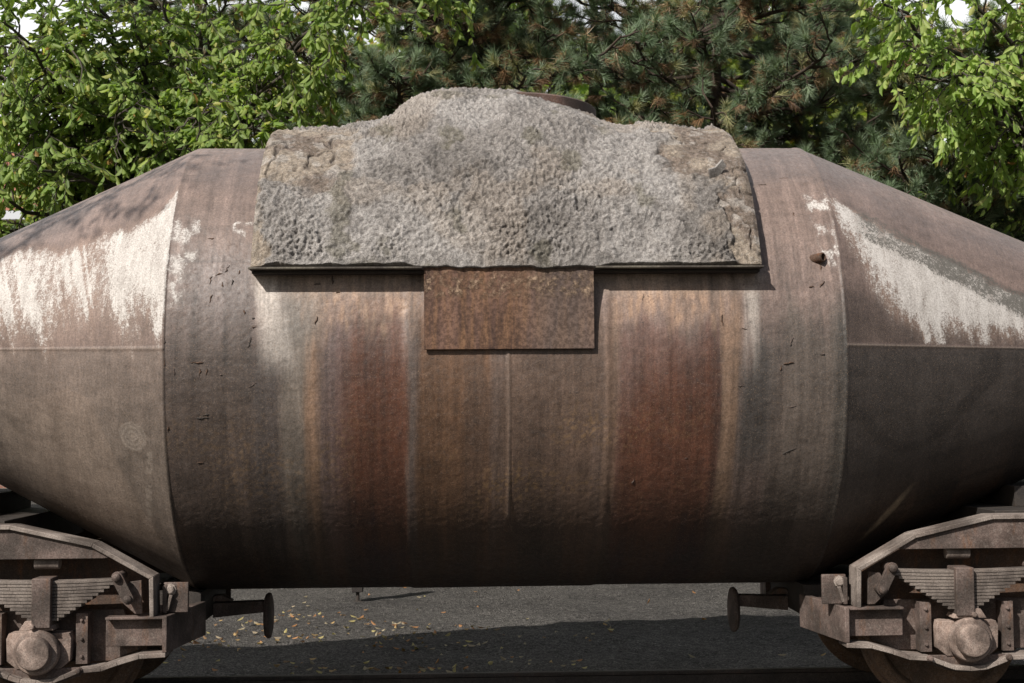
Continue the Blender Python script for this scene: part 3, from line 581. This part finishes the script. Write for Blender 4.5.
#@@BOGIE
# ------------------------------------------------------------------ bogies
XC = 3.95                                            # bogie centre
def mir(pts): return pts + [(2 * XC - a, c) for a, c in reversed(pts)]
def bogie(sx):
    bg_ = bpy.data.objects.new('bogie', None); COL.objects.link(bg_); bg_.parent = wag; bg_.location = Vector((sx * XC, 0, .142)) - wag.location; bg_.empty_display_size = .3
    for fy in (1, -1):                               # front side, back side
        def Y(a, b): return (a, b) if fy == 1 else (-b, -a)
        def B(): return MB(sx)
        # side frame web + top flange + end post
        s = B(); topl = mir([(2.655, 1.325), (3.178, 1.445)])
        webp = [(2.55, 1.25), (2.655, 1.325)] + topl[1:-1] + [(2 * XC - 2.655, 1.325), (2 * XC - 2.55, 1.25)]
        webp = webp + [(2 * XC - 2.60, 1.244), (2.60, 1.244)]
        s.prism(webp, *Y(-1.275, -1.245))
        s.prism([(2.36, 1.10), (2.355, .885), (2.40, .885), (2.50, .975), (2.44, 1.09)], *Y(-1.24, -1.22))
        web = s.build('side_frame', M['frame'], bg_)
        s = B(); s.strip(mir([(2.267, .872), (2.273, 1.128), (2.655, 1.344), (3.178, 1.463)]), .028, *Y(-1.300, -1.10))
        s.build('top_flange', M['flange'], bg_)
        # end box of the frame: open channel, gusset, top plate
        s = B(); s.box(2.20, 2.585, *Y(-1.235, -1.20), .68, .852); s.box(2.20, 2.575, *Y(-1.30, -1.20), .856, .874); 
        s.fprism([(2.182, Y(-1.315, 0)[0] if fy == 1 else 1.315), (2.212, -1.315 * fy), (2.12, -.55 * fy), (2.065, -.55 * fy)], .648, .878)
        s.fprism([(2.214, -1.19 * fy), (2.40, -1.19 * fy), (2.40, -.55 * fy), (2.135, -.55 * fy)], .80, .866)
        s.build('end_box', M['frame'], bg_, .005)
        s = B(); s.box(2.075, 2.235, *Y(-1.16, -1.13), .880, 1.075); s.box(2.205, 2.235, *Y(-1.20, -1.00), .881, 1.06)
        s.build('gusset_plate', M['frame'], bg_, .006)
        s = B()
        if fy == 1:
            s.bolt(2.19, -1.17, 1.03, .03, .02); s.strip([(2.19, 1.0), (2.215, .90)], .02, -1.20, -1.17)
            s.build('gusset_bolt', M['flange'], bg_, .002)
        # inner rusty plate behind the springs
        s = B(); s.prism([(2.31, .90), (2.31, 1.07), (2.62, 1.29), (2 * XC - 2.62, 1.29), (2 * XC - 2.31, 1.07), (2 * XC - 2.31, .90), (2 * XC - 2.50, .60), (2.50, .60)], *Y(-1.03, -1.0))
        s.build('inner_plate', M['rustplate'], bg_)
        # bottom keeper bar
        cen = [3.0, 2 * XC - 3.0]
        s = B(); pts = [(2.19, .648), (2.36, .640), (2.50, .600), (2.60, .565), (2.74, .555), (2.83, .520), (2.90, .495), (3.0, .487), (3.10, .495), (3.17, .520), (3.26, .555), (3.5, .56)]
        s.strip(mir(pts), .03, *Y(-1.32, -1.12)); s.build('keeper_bar', M['flange'], bg_, .004)
        for cx in cen:
            s = B(); s.prism([(cx - .28, .553), (cx + .28, .553), (cx + .26, .50), (cx + .12, .452), (cx, .44), (cx - .12, .452), (cx - .26, .50)], *Y(-1.26, -1.235))
            for dx in (-.27, .25): s.bolt(cx + dx, -1.33 if fy == 1 else 1.33, .545, .017)
            s.build('keeper_plate', M['frame'], bg_, .003)
        s = B(); s.prism([(2.50, .90), (2 * XC - 2.50, .90), (2 * XC - 2.50, .57), (2.58, .57), (2.40, .64)], *Y(-1.12, -1.09)); s.build('lower_web', M['frame'], bg_)
        for cx in cen:
            sg = 1 if cx < XC else -1
            # axle box
            s = B(); f = fy
            s.rev([(.0, -1.405 * f), (.085, -1.41 * f), (.100, -1.405 * f), (.108, -1.39 * f), (.108, -1.35 * f), (.135, -1.345 * f), (.145, -1.33 * f), (.145, -1.30 * f), (.13, -1.28 * f), (.13, -1.0 * f)], (cx, 0, .662), 'y', 44)
            s.prism([(cx - .11, .80), (cx + .11, .80), (cx + .07, .86), (cx - .07, .86)], *Y(-1.33, -1.18))
            s.prism([(cx - .19, .775), (cx + .19, .775), (cx + .205, .74), (cx + .20, .60), (cx + .14, .55), (cx - .14, .55), (cx - .20, .60), (cx - .205, .74)], *Y(-1.27, -1.14))
            s.bolt(cx + .02, -1.335 if fy == 1 else 1.335, .825, .018)
            ab = s.build('axle_box', M['cap'], bg_, .008)
            # horn guides
            for hx in (-.30, .245):
                s = B(); s.box(cx + hx, cx + hx + .075, *Y(-1.235, -1.13), .572, .895)
                for hz in (.62, .73, .85): s.bolt(cx + hx + .037, -1.235 if fy == 1 else 1.235, hz, .011, .012)
                s.build('horn_guide', M['frame'], bg_, .003)
            # leaf spring
            cs = cx - .032 * sg; nl = 12
            s = B()
            for q in range(nl):
                hl = .455 - (.455 - .10) * max(0, q - 1) / (nl - 2); z1 = 1.106 - q * .0212
                t_ = .0178; cb = lambda a: .012 * (a / .455) ** 2
                st = [(cs - hl, z1 + cb(hl)), (cs - hl * .5, z1 + cb(hl * .5)), (cs, z1), (cs + hl * .5, z1 + cb(hl * .5)), (cs + hl, z1 + cb(hl))]
                s.strip(st, t_, *Y(-1.30, -1.20))
            s.build('leaf_spring', M['spring'], bg_, .002)
            s = B(); s.box(cs - .06, cs + .06, *Y(-1.345, -1.17), .815, 1.128); s.build('spring_clamp', M['frame'], bg_, .006)
            # shackles
            for e in (-1, 1):
                xa, za, xb, zb = cs + e * .475, 1.130, cs + e * .545, .992
                s = B(); v = Vector((xb - xa, zb - za)).normalized(); nn = Vector((v.y, -v.x)) * .036; P_ = []
                for j in range(9): a = math.pi * j / 8; P_.append((xa + nn.x * math.cos(a) - v.x * .036 * math.sin(a), za + nn.y * math.cos(a) - v.y * .036 * math.sin(a)))
                for j in range(9): a = math.pi * j / 8; P_.append((xb - nn.x * math.cos(a) + v.x * .036 * math.sin(a), zb - nn.y * math.cos(a) + v.y * .036 * math.sin(a)))
                s.prism(P_, *Y(-1.345, -1.315))
                for bx, bz in ((xa, za), (xb, zb)):
                    yy = -1.35 * fy; s.rev([(.028, -1.16 * fy), (.028, yy), (.026, yy - .018 * fy), (.017, yy - .028 * fy), (0, yy - .032 * fy)], (bx, 0, bz), 'y', 20)
                s.build('shackle', M['frame'], bg_, .002)
            # bump stop
            s = B(); s.rev([(.034, cs - .08), (.038, cs - .075), (.038, cs + .075), (.034, cs + .08)], (0, -1.2 * fy, 1.212), 'x', 20); s.build('bump_stop', M['flange'], bg_, .002)
    for cx in (3.0, 2 * XC - 3.0):
        for sy in (-1, 1):
            s = MB(sx); f = sy
            s.rev([(.09, .66 * f), (.14, .66 * f), (.15, .69 * f), (.30, .725 * f), (.43, .70 * f), (.47, .665 * f), (.56, .663 * f), (.565, .675 * f), (.555, .695 * f), (.532, .705 * f), (.528, .795 * f), (.51, .80 * f), (.455, .80 * f), (.44, .785 * f), (.43, .76 * f), (.29, .765 * f), (.16, .79 * f), (.15, .83 * f), (.09, .83 * f)], (cx, 0, .67), 'y', 72)
            s.build('wheel', M['wheel'], bg_, .003)
        s = MB(sx); s.rev([(.075, -1.02), (.075, -.84), (.09, -.82), (.09, .82), (.075, .84), (.075, 1.02)], (cx, 0, .67), 'y', 24); s.build('axle', M['dark'], bg_, 0)
    # cross beams
    s = MB(sx); s.box(2.10, 2.42, -.55, .55, .72, .94); s.box(2.12, 2.30, -.25, .25, .941, 1.02); s.box(2.42, 5.5, -.42, .42, .72, .98); s.build('headstock', M['dark'], bg_)
    s = MB(sx); s.box(3.30, 4.6, -1.02, 1.02, 1.251, 1.475); s.box(3.6, 4.3, -.6, .6, 1.475, 1.62); s.build('bolster', M['dark'], bg_)
    s = MB(sx); s.box(4.95, 5.65, -.7, .7, 1.0, 2.35); s.build('cradle', M['dark'], bg_)
    # inner coupler: stem, pad, block
    s = MB(sx); s.prism([(1.735, .815), (2.10, .805), (2.10, .70), (1.735, .735)], -.06, .06); s.prism([(1.96, .817), (2.03, .86), (2.09, .86), (2.12, .817)], -.05, .05)
    s.build('coupler_stem', M['frame'], bg_)
    s = MB(sx); s.rev([(0.0, 1.683), (.14, 1.683), (.162, 1.690), (.165, 1.71), (.15, 1.728), (.05, 1.740)], (0, 0, .705), 'x', 36, ex=.95, ez=1.0); s.build('coupler_pad', M['frame'], bg_, .003)
bogie(1); bogie(-1)

#@@TREES
# ------------------------------------------------------------------ trees
M['bark'] = steel('dark grey bark', (.06, .05, .042), (.10, .085, .07), rustamt=0, dustamt=.35, dust=(.17, .15, .13), rough=.95)
M['pinebark'] = steel('brown pine bark', (.05, .035, .028), (.085, .06, .045), rustamt=.1, dustamt=.2, dust=(.13, .10, .085), rough=.95)
def curve_pts(a, b, sag, k, rs, wob=.08):
    t = np.linspace(0, 1, k)[:, None]; a = np.asarray(a, float); b = np.asarray(b, float); d = np.linalg.norm(b - a)
    P = a + (b - a) * t; P[:, 2] += (-4 * sag * t[:, 0] * (1 - t[:, 0]))
    w = np.cumsum(rs.randn(k, 3), 0) * wob * d / k; w -= w[0]; w -= t * w[-1] * .5
    return P + w
def along(P, t):
    k = len(P) - 1; x = min(t * k, k - 1e-6); i = int(x); return P[i] + (P[i + 1] - P[i]) * (x - i), unit(P[min(i + 1, k)] - P[i])
def leafy_tree(name, label, base, h, rad0, limbs, seed, hue, leaf=.115, twigs=9, lpt=26, trunk_lean=(0, 0), droop=.5, group=None, spread=.9, sub=.62):
    """limbs: list of (start height, end point) ; each gets side branches, twigs and drooping leaves"""
    rs = np.random.RandomState(seed); t = thing(name, label, 'tree', base, group)
    base = np.array(base, float); tp = curve_pts(base, base + np.array([trunk_lean[0], trunk_lean[1], h]), 0, 10, rs, .05)
    V, F = tubes([(tp, np.linspace(rad0, rad0 * .3, 10))], 12); np_mesh('trunk', V, F, M['bark'], t, True)
    paths = []; B = []; Dv = []
    for z0, end in limbs:
        q, _ = along(tp, min(.97, z0 / h)); end = np.array(end, float); d = np.linalg.norm(end - q)
        lp = curve_pts(q, end, -.10 * d, 12, rs, .22); paths.append((lp, np.linspace(rad0 * .34, .014, 12)))
        ns_ = max(4, int(d * twigs / 3))
        for i in range(ns_):
            u = .22 + .78 * (i + rs.rand()) / ns_; p, dr = along(lp, u)
            sd_ = unit(np.cross(dr, rs.randn(3))); ln = rs.uniform(.5, 1.25) * spread * (1.25 - .55 * u)
            e = p + (sd_ * .8 + dr * .6) * ln; e[2] -= .12 * ln
            bp = curve_pts(p, e, -.05 * ln, 7, rs, .3); paths.append((bp, np.linspace(.014, .005, 7)))
            for w in range(4):
                p2, d2 = along(bp, .2 + .8 * (w + rs.rand()) / 4); s2 = unit(np.cross(d2, rs.randn(3))); l2 = rs.uniform(.22, .55) * sub / .62
                e2 = p2 + (s2 * .6 + d2 * .7) * l2; e2[2] -= droop * .45 * l2
                tw = curve_pts(p2, e2, -.04 * l2, 5, rs, .25); paths.append((tw, np.linspace(.006, .003, 5)))
                for q_ in range(lpt // 4 + rs.randint(3)):
                    p3, d3 = along(tw, rs.rand() ** .8); side = unit(np.cross(d3, np.array([0, 0, 1.])) * rs.choice([-1, 1]) + rs.randn(3) * .35)
                    dd = side * .75 + d3 * .55 + rs.randn(3) * .2; dd[2] -= droop; B.append(p3); Dv.append(dd)
    V, F = tubes(paths, 5); np_mesh('branches', V, F, M['bark'], t, True)
    B = np.array(B); Dv = unit(np.array(Dv)); n = len(B); W = unit(np.cross(Dv, unit(rs.randn(n, 3) * .55 + np.array([0, -.35, 1.]))))
    V, F = leaf_mesh(B, Dv, W, rs.uniform(.6, 1.25, n) * leaf, rs.uniform(.34, .46, n) * leaf)
    pal = np.array(hue); cc = pal[rs.choice(len(pal), n, p=[.37, .34, .22, .063, .007])] * rs.uniform(.75, 1.25, (n, 1))
    np_mesh('crown', V, F, M['leaf'], t, True, cols=np.repeat(cc, 6, 0)); return n
G1 = [(.25, .335, .09), (.20, .29, .08), (.33, .40, .12), (.42, .42, .13), (.36, .22, .07)]
G2 = [(.31, .42, .11), (.25, .36, .09), (.39, .47, .15), (.45, .46, .17), (.42, .22, .10)]
rs = np.random.RandomState(3)
lim = [(3.5 + 1.8 * rs.rand(), (rs.uniform(-8.0, -2.7), rs.uniform(6.2, 9.6), rs.uniform(5.3, 8.3))) for i in range(27)]
lim += [(4.2, (-5.0, 6.0, 5.2)), (4.2, (-3.4, 6.3, 5.5)), (4.0, (-2.7, 6.5, 5.8)), (3.6, (-6.0, 6.5, 5.0)), (4.0, (-2.3, 6.8, 6.4)), (4.6, (-4.2, 5.9, 5.7)), (4.4, (-1.4, 5.5, 7.5)), (4.6, (.3, 4.6, 7.35)), (4.0, (-6.6, 7.5, 4.6)), (4.8, (-6.4, 8.0, 7.4)), (4.8, (-5.4, 8.4, 8.0)), (4.6, (-5.8, 8.4, 6.6)), (4.8, (-3.6, 8.6, 8.0))]
nl = leafy_tree('cherry_tree', 'broad leaved tree with dense drooping green leaves behind the left cone of the wagon', (-4.2, 10.2, 0), 7.2, .17, lim, 21, G1, leaf=.155, twigs=13, lpt=40, droop=.8)
rs = np.random.RandomState(4)
lim = [(3.8 + 1.8 * rs.rand(), (rs.uniform(4.9, 9.5), rs.uniform(5.4, 8.4), rs.uniform(6.1, 8.3))) for i in range(12)] + [(4.6, (4.5, 5.6, 6.9)), (4.6, (5.2, 5.6, 6.4)), (4.6, (5.6, 5.8, 6.2))]
nl2 = leafy_tree('cherry_tree', 'light yellow green broad leaved tree hanging in at the upper right corner', (8.6, 8.6, 0), 7.4, .16, lim, 33, G2, leaf=.16, twigs=11, lpt=36, droop=.9)

def pine(label, base, h, rad0, seed, side=(-1, 0), zmin=2.8, n_limb=46, reach=3.4, dead=.22, tgt=None):
    rs = np.random.RandomState(seed); t = thing('pine_tree', label, 'tree', base, 'pines behind the wagon')
    base = np.array(base, float); tp = curve_pts(base, base + np.array([rs.uniform(-.3, .3), 0, h]), 0, 12, rs, .03)
    V, F = tubes([(tp, np.linspace(rad0, rad0 * .3, 12))], 12); np_mesh('trunk', V, F, M['pinebark'], t, True)
    paths = []; C_ = []; D_ = []; K_ = []
    for i in range(n_limb):
        z = zmin + (h - zmin) * (i + rs.rand()) / n_limb; q, _ = along(tp, min(.99, z / h))
        az = rs.uniform(0, 2 * np.pi); 
        if rs.rand() < .55: az = -np.pi / 2 + rs.randn() * .9
        L_ = reach * (1 - .45 * (z - zmin) / (h - zmin)) * rs.uniform(.6, 1.1)
        e = q + np.array([np.cos(az) * L_, np.sin(az) * L_, rs.uniform(-.25, .35)])
        lp = curve_pts(q, e, .10 * L_, 10, rs, .2); paths.append((lp, np.linspace(rad0 * .30, .016, 10)))
        nb = int(6 + L_ * 5.5)
        for j in range(nb):
            u = .22 + .78 * (j + rs.rand()) / nb; p, dr = along(lp, u); s_ = unit(np.cross(dr, np.array([0, 0, 1.])) * rs.choice([-1, 1]) + rs.randn(3) * .35)
            ln = rs.uniform(.35, .95) * (1.2 - .5 * u); e2 = p + (s_ * .75 + dr * .55) * ln; e2[2] += .18 * ln
            bp = curve_pts(p, e2, .08 * ln, 6, rs, .25); paths.append((bp, np.linspace(.016, .008, 6)))
            inner = u < .5
            for w in range(4):
                p2, d2 = along(bp, (.3, .55, .8, .999)[w]); dd = unit(d2 + rs.randn(3) * (.5 if w < 3 else .15) + np.array([0, 0, .25])); 
                if w < 3:
                    e3 = p2 + dd * rs.uniform(.12, .25); paths.append((np.array([p2, (p2 + e3) / 2, e3]), np.array([.009, .008, .007]))); p2 = e3
                C_.append(p2); D_.append(dd); K_.append(1 if rs.rand() < (dead * 1.5 if inner else dead * .7) else 0)
    V, F = tubes(paths, 5); np_mesh('branches', V, F, M['pinebark'], t, True)
    C_ = np.array(C_); D_ = np.array(D_); K_ = np.array(K_); n = len(C_); m_ = 74
    s = rs.rand(n, m_); nd = unit(D_[:, None] * rs.uniform(.5, 1.6, (n, m_, 1)) + unit(rs.randn(n, m_, 3)) * .85)
    nd[K_ == 1] = unit(nd[K_ == 1] + np.array([0, 0, -.7]))
    b0 = C_[:, None] - D_[:, None] * (s[..., None] * .14); ln = rs.uniform(.13, .21, (n, m_, 1)); e0 = b0 + nd * ln; e0[..., 2] -= .012
    sdv = unit(np.cross(nd, rs.randn(n, m_, 3))) * .0042
    V = np.stack([b0 - sdv, b0 + sdv, e0], 2).reshape(-1, 3); F = np.arange(len(V)).reshape(-1, 3)
    gcol = np.array([(.15, .21, .12), (.21, .27, .17), (.31, .30, .15), (.12, .17, .10)]); dcol = np.array([(.27, .165, .09), (.18, .11, .065), (.36, .25, .15)])
    cc = np.where(K_[:, None] == 1, dcol[rs.randint(0, 3, n)], gcol[rs.choice(4, n, p=[.35, .3, .12, .23])]) * rs.uniform(.8, 1.25, (n, 1))
    cc = np.repeat(cc, m_, 0) * rs.uniform(.8, 1.25, (n * m_, 1)); np_mesh('crown', V, F, M['needle'], t, False, cols=np.repeat(cc, 3, 0)); return n
pn = [pine('dark pine with a bare straight trunk behind the middle of the crusted mouth', (.35, 10.8, 0), 10.5, .17, 5, dead=.26, reach=3.8),
      pine('blue green pine full of brown tufts behind the right end of the crusted mouth', (3.4, 10.6, 0), 10.0, .15, 6, dead=.2, reach=3.6, n_limb=52),
      pine('blue green pine behind the right cone of the wagon, below the light green leaves', (7.0, 10.4, 0), 8.0, .15, 8, dead=.12, reach=3.2, n_limb=50),
      pine('dark pine between the left broad leaved tree and the bulge of the mouth', (-1.9, 12.6, 0), 10.0, .16, 9, dead=.3, reach=3.2)]
pn += [pine('dark green pine further back between the two middle pines', (1.9, 14.2, 0), 11.0, .17, 10, dead=.2, reach=3.6, zmin=3.4),
       pine('dark green pine further back behind the break of the right cone', (5.4, 14.0, 0), 10.5, .17, 12, dead=.15, reach=3.6, zmin=3.4)]
pn += [pine('blue green pine at the right edge, standing behind the light green leaves', (10.0, 11.6, 0), 9.0, .15, 14, dead=.1, reach=3.4, n_limb=46)]
lim = [(6.5, (-5.4, -4.2, 7.5)), (6.6, (-4.7, -4.5, 7.9)), (6.6, (-6.4, -4.4, 8.0))]
leafy_tree('cherry_tree', 'broad leaved tree outside the left of the frame, its twigs shading the left cone', (-9.5, -5.6, 0), 9.0, .16, lim, 37, G1, leaf=.12, twigs=7, lpt=22, spread=.6)
pn += [pine('dark pine just left of the mouth bulge, nearest of the pines there', (-1.0, 11.6, 0), 10.2, .15, 15, dead=.25, reach=3.2, n_limb=44, zmin=3.6),
       pine('dark pine standing furthest back, behind the left broad leaved tree', (-4.8, 15.0, 0), 11.5, .17, 16, dead=.15, reach=3.6, n_limb=40, zmin=4)]
print('leaves', nl, nl2, 'tufts', pn)

#@@BACK
# ------------------------------------------------------------------ far background
def far_tree(label, base, h, r, seed, hue, n=9000, leaf=.34):
    rs = np.random.RandomState(seed); t = thing('far_tree', label, 'tree', base, 'trees in the far background'); base = np.array(base, float)
    tp = curve_pts(base, base + np.array([0, 0, h * .85]), 0, 8, rs, .06); paths = [(tp, np.linspace(.2, .06, 8))]
    cl = unit(rs.randn(26, 3)) * rs.uniform(.45, 1, (26, 1)) * np.array([r, r, h * .42]) + base + np.array([0, 0, h * .56])
    V, F = tubes(paths, 8); np_mesh('trunk', V, F, M['bark'], t, True)
    V, F = tubes([(curve_pts(tp[2 + i % 5], cl[i], -.3, 6, rs), np.linspace(.07, .02, 6)) for i in range(26)], 5); np_mesh('branches', V, F, M['bark'], t, True)
    k = rs.randint(0, 26, n); B = cl[k] + unit(rs.randn(n, 3)) * (rs.rand(n, 1) ** .5) * np.array([r * .42, r * .42, h * .16]); Dv = unit(rs.randn(n, 3) + np.array([0, 0, -.6])); W = unit(np.cross(Dv, rs.randn(n, 3)))
    V, F = leaf_mesh(B, Dv, W, rs.uniform(.6, 1.2, n) * leaf, rs.uniform(.5, .8, n) * leaf)
    pal = np.array(hue); cc = pal[rs.choice(len(pal), n, p=[.36, .34, .22, .06, .02])] * rs.uniform(.75, 1.25, (n, 1)); np_mesh('crown', V, F, M['leaf'], t, True, cols=np.repeat(cc, 6, 0))
G3 = [(.22, .28, .06), (.15, .21, .05), (.30, .33, .08), (.34, .32, .09), (.30, .20, .06)]
far_tree('pale yellow green bush glimpsed through leaves at the far left above the cone', (-12.2, 24, 0), 6.6, 2.6, 41, G3, leaf=.2)
far_tree('yellow green tree glimpsed through pine branches behind the centre', (2.5, 31, 0), 7.6, 3.2, 42, G3)
far_tree('yellow green tree glimpsed behind the right end of the mouth', (8.5, 33, 0), 8.6, 3.6, 43, G3)
far_tree('bright green tree in the far background at the right edge', (15.5, 30, 0), 10.0, 4.0, 44, G2)
far_tree('yellow green tree filling the far background behind the left broad leaved tree', (-8.0, 29, 0), 11.5, 3.8, 46, G3, n=12000)
far_tree('tall pale green tree far behind the middle pine', (1.0, 34, 0), 17.5, 5.5, 47, G1, n=20000, leaf=.42)
far_tree('tall pale green tree far behind the break of the right cone', (9.5, 38, 0), 18.5, 5.6, 48, G3, n=20000, leaf=.42)
far_tree('mid green tree in the far background left of centre', (-5.0, 30, 0), 8.0, 3.4, 45, G1)
# brick building far left
t = thing('brick_building', 'red brick building with a pale gutter, glimpsed through the leaves at the far left', 'building', (-20, 40, 0))
m, nt, N, L, b = newmat('red brick')
bk = N.new('ShaderNodeTexBrick'); bk.inputs['Color1'].default_value = (.24, .10, .065, 1); bk.inputs['Color2'].default_value = (.17, .075, .055, 1); bk.inputs['Mortar'].default_value = (.25, .22, .19, 1)
bk.inputs['Scale'].default_value = 1; bk.inputs['Brick Width'].default_value = .25; bk.inputs['Row Height'].default_value = .08; bk.inputs['Mortar Size'].default_value = .008
tc = N.new('ShaderNodeTexCoord'); mp = N.new('ShaderNodeMapping'); mp.inputs['Rotation'].default_value = (R_(90), 0, 0); L.new(tc.outputs['Object'], mp.inputs[0]); L.new(mp.outputs[0], bk.inputs['Vector']); L.new(bk.outputs[0], b.inputs['Base Color']); b.inputs['Roughness'].default_value = .9
s = MB(); s.box(-34, -8, 40, 52, 0, 9.3); s.build('wall', m, t, 0)
s = MB(); s.box(-34.3, -7.7, 39.6, 40.0, 9.3, 9.62); m2, nt, N, L, b = newmat('pale zinc'); b.inputs['Base Color'].default_value = (.55, .57, .6, 1); b.inputs['Roughness'].default_value = .5; s.build('gutter', m2, t, .02)
m3, nt, N, L, b = newmat('red roof tiles'); L.new(mix(nt, rng(nt, noise(nt, 6, 4), .4, .6), (.33, .13, .08), (.22, .09, .06)), b.inputs['Base Color']); b.inputs['Roughness'].default_value = .85
s = MB(); s.add([(-34.5, 39.6, 9.63), (-7.5, 39.6, 9.63), (-7.5, 46, 13.2), (-34.5, 46, 13.2), (-34.5, 52.4, 9.63), (-7.5, 52.4, 9.63)], [(0, 1, 2, 3), (3, 2, 5, 4), (0, 3, 4), (1, 5, 2), (0, 4, 5, 1)]); s.build('roof', m3, t, 0)
m4, nt, N, L, b = newmat('dark window glass'); b.inputs['Base Color'].default_value = (.03, .035, .04, 1); b.inputs['Roughness'].default_value = .12
m5, nt, N, L, b = newmat('white frame paint'); b.inputs['Base Color'].default_value = (.6, .6, .58, 1)
for i in range(6):
    for z in (1.2, 5.4):
        x = -32 + i * 4.2; s = MB(); s.box(x, x + .09, 39.93, 39.997, z, z + 2.2); s.box(x + 1.51, x + 1.6, 39.93, 39.997, z, z + 2.2); s.box(x + .092, x + 1.508, 39.93, 39.997, z, z + .09); s.box(x + .092, x + 1.508, 39.93, 39.997, z + 2.11, z + 2.2); s.box(x + .76, x + .84, 39.94, 39.996, z + .092, z + 2.108)
        w = s.build('window', m5, t, 0); s = MB(); s.box(x + .05, x + 1.55, 39.97, 39.992, z + .05, z + 2.15); s.build('pane', m4, w, 0)
#@@END
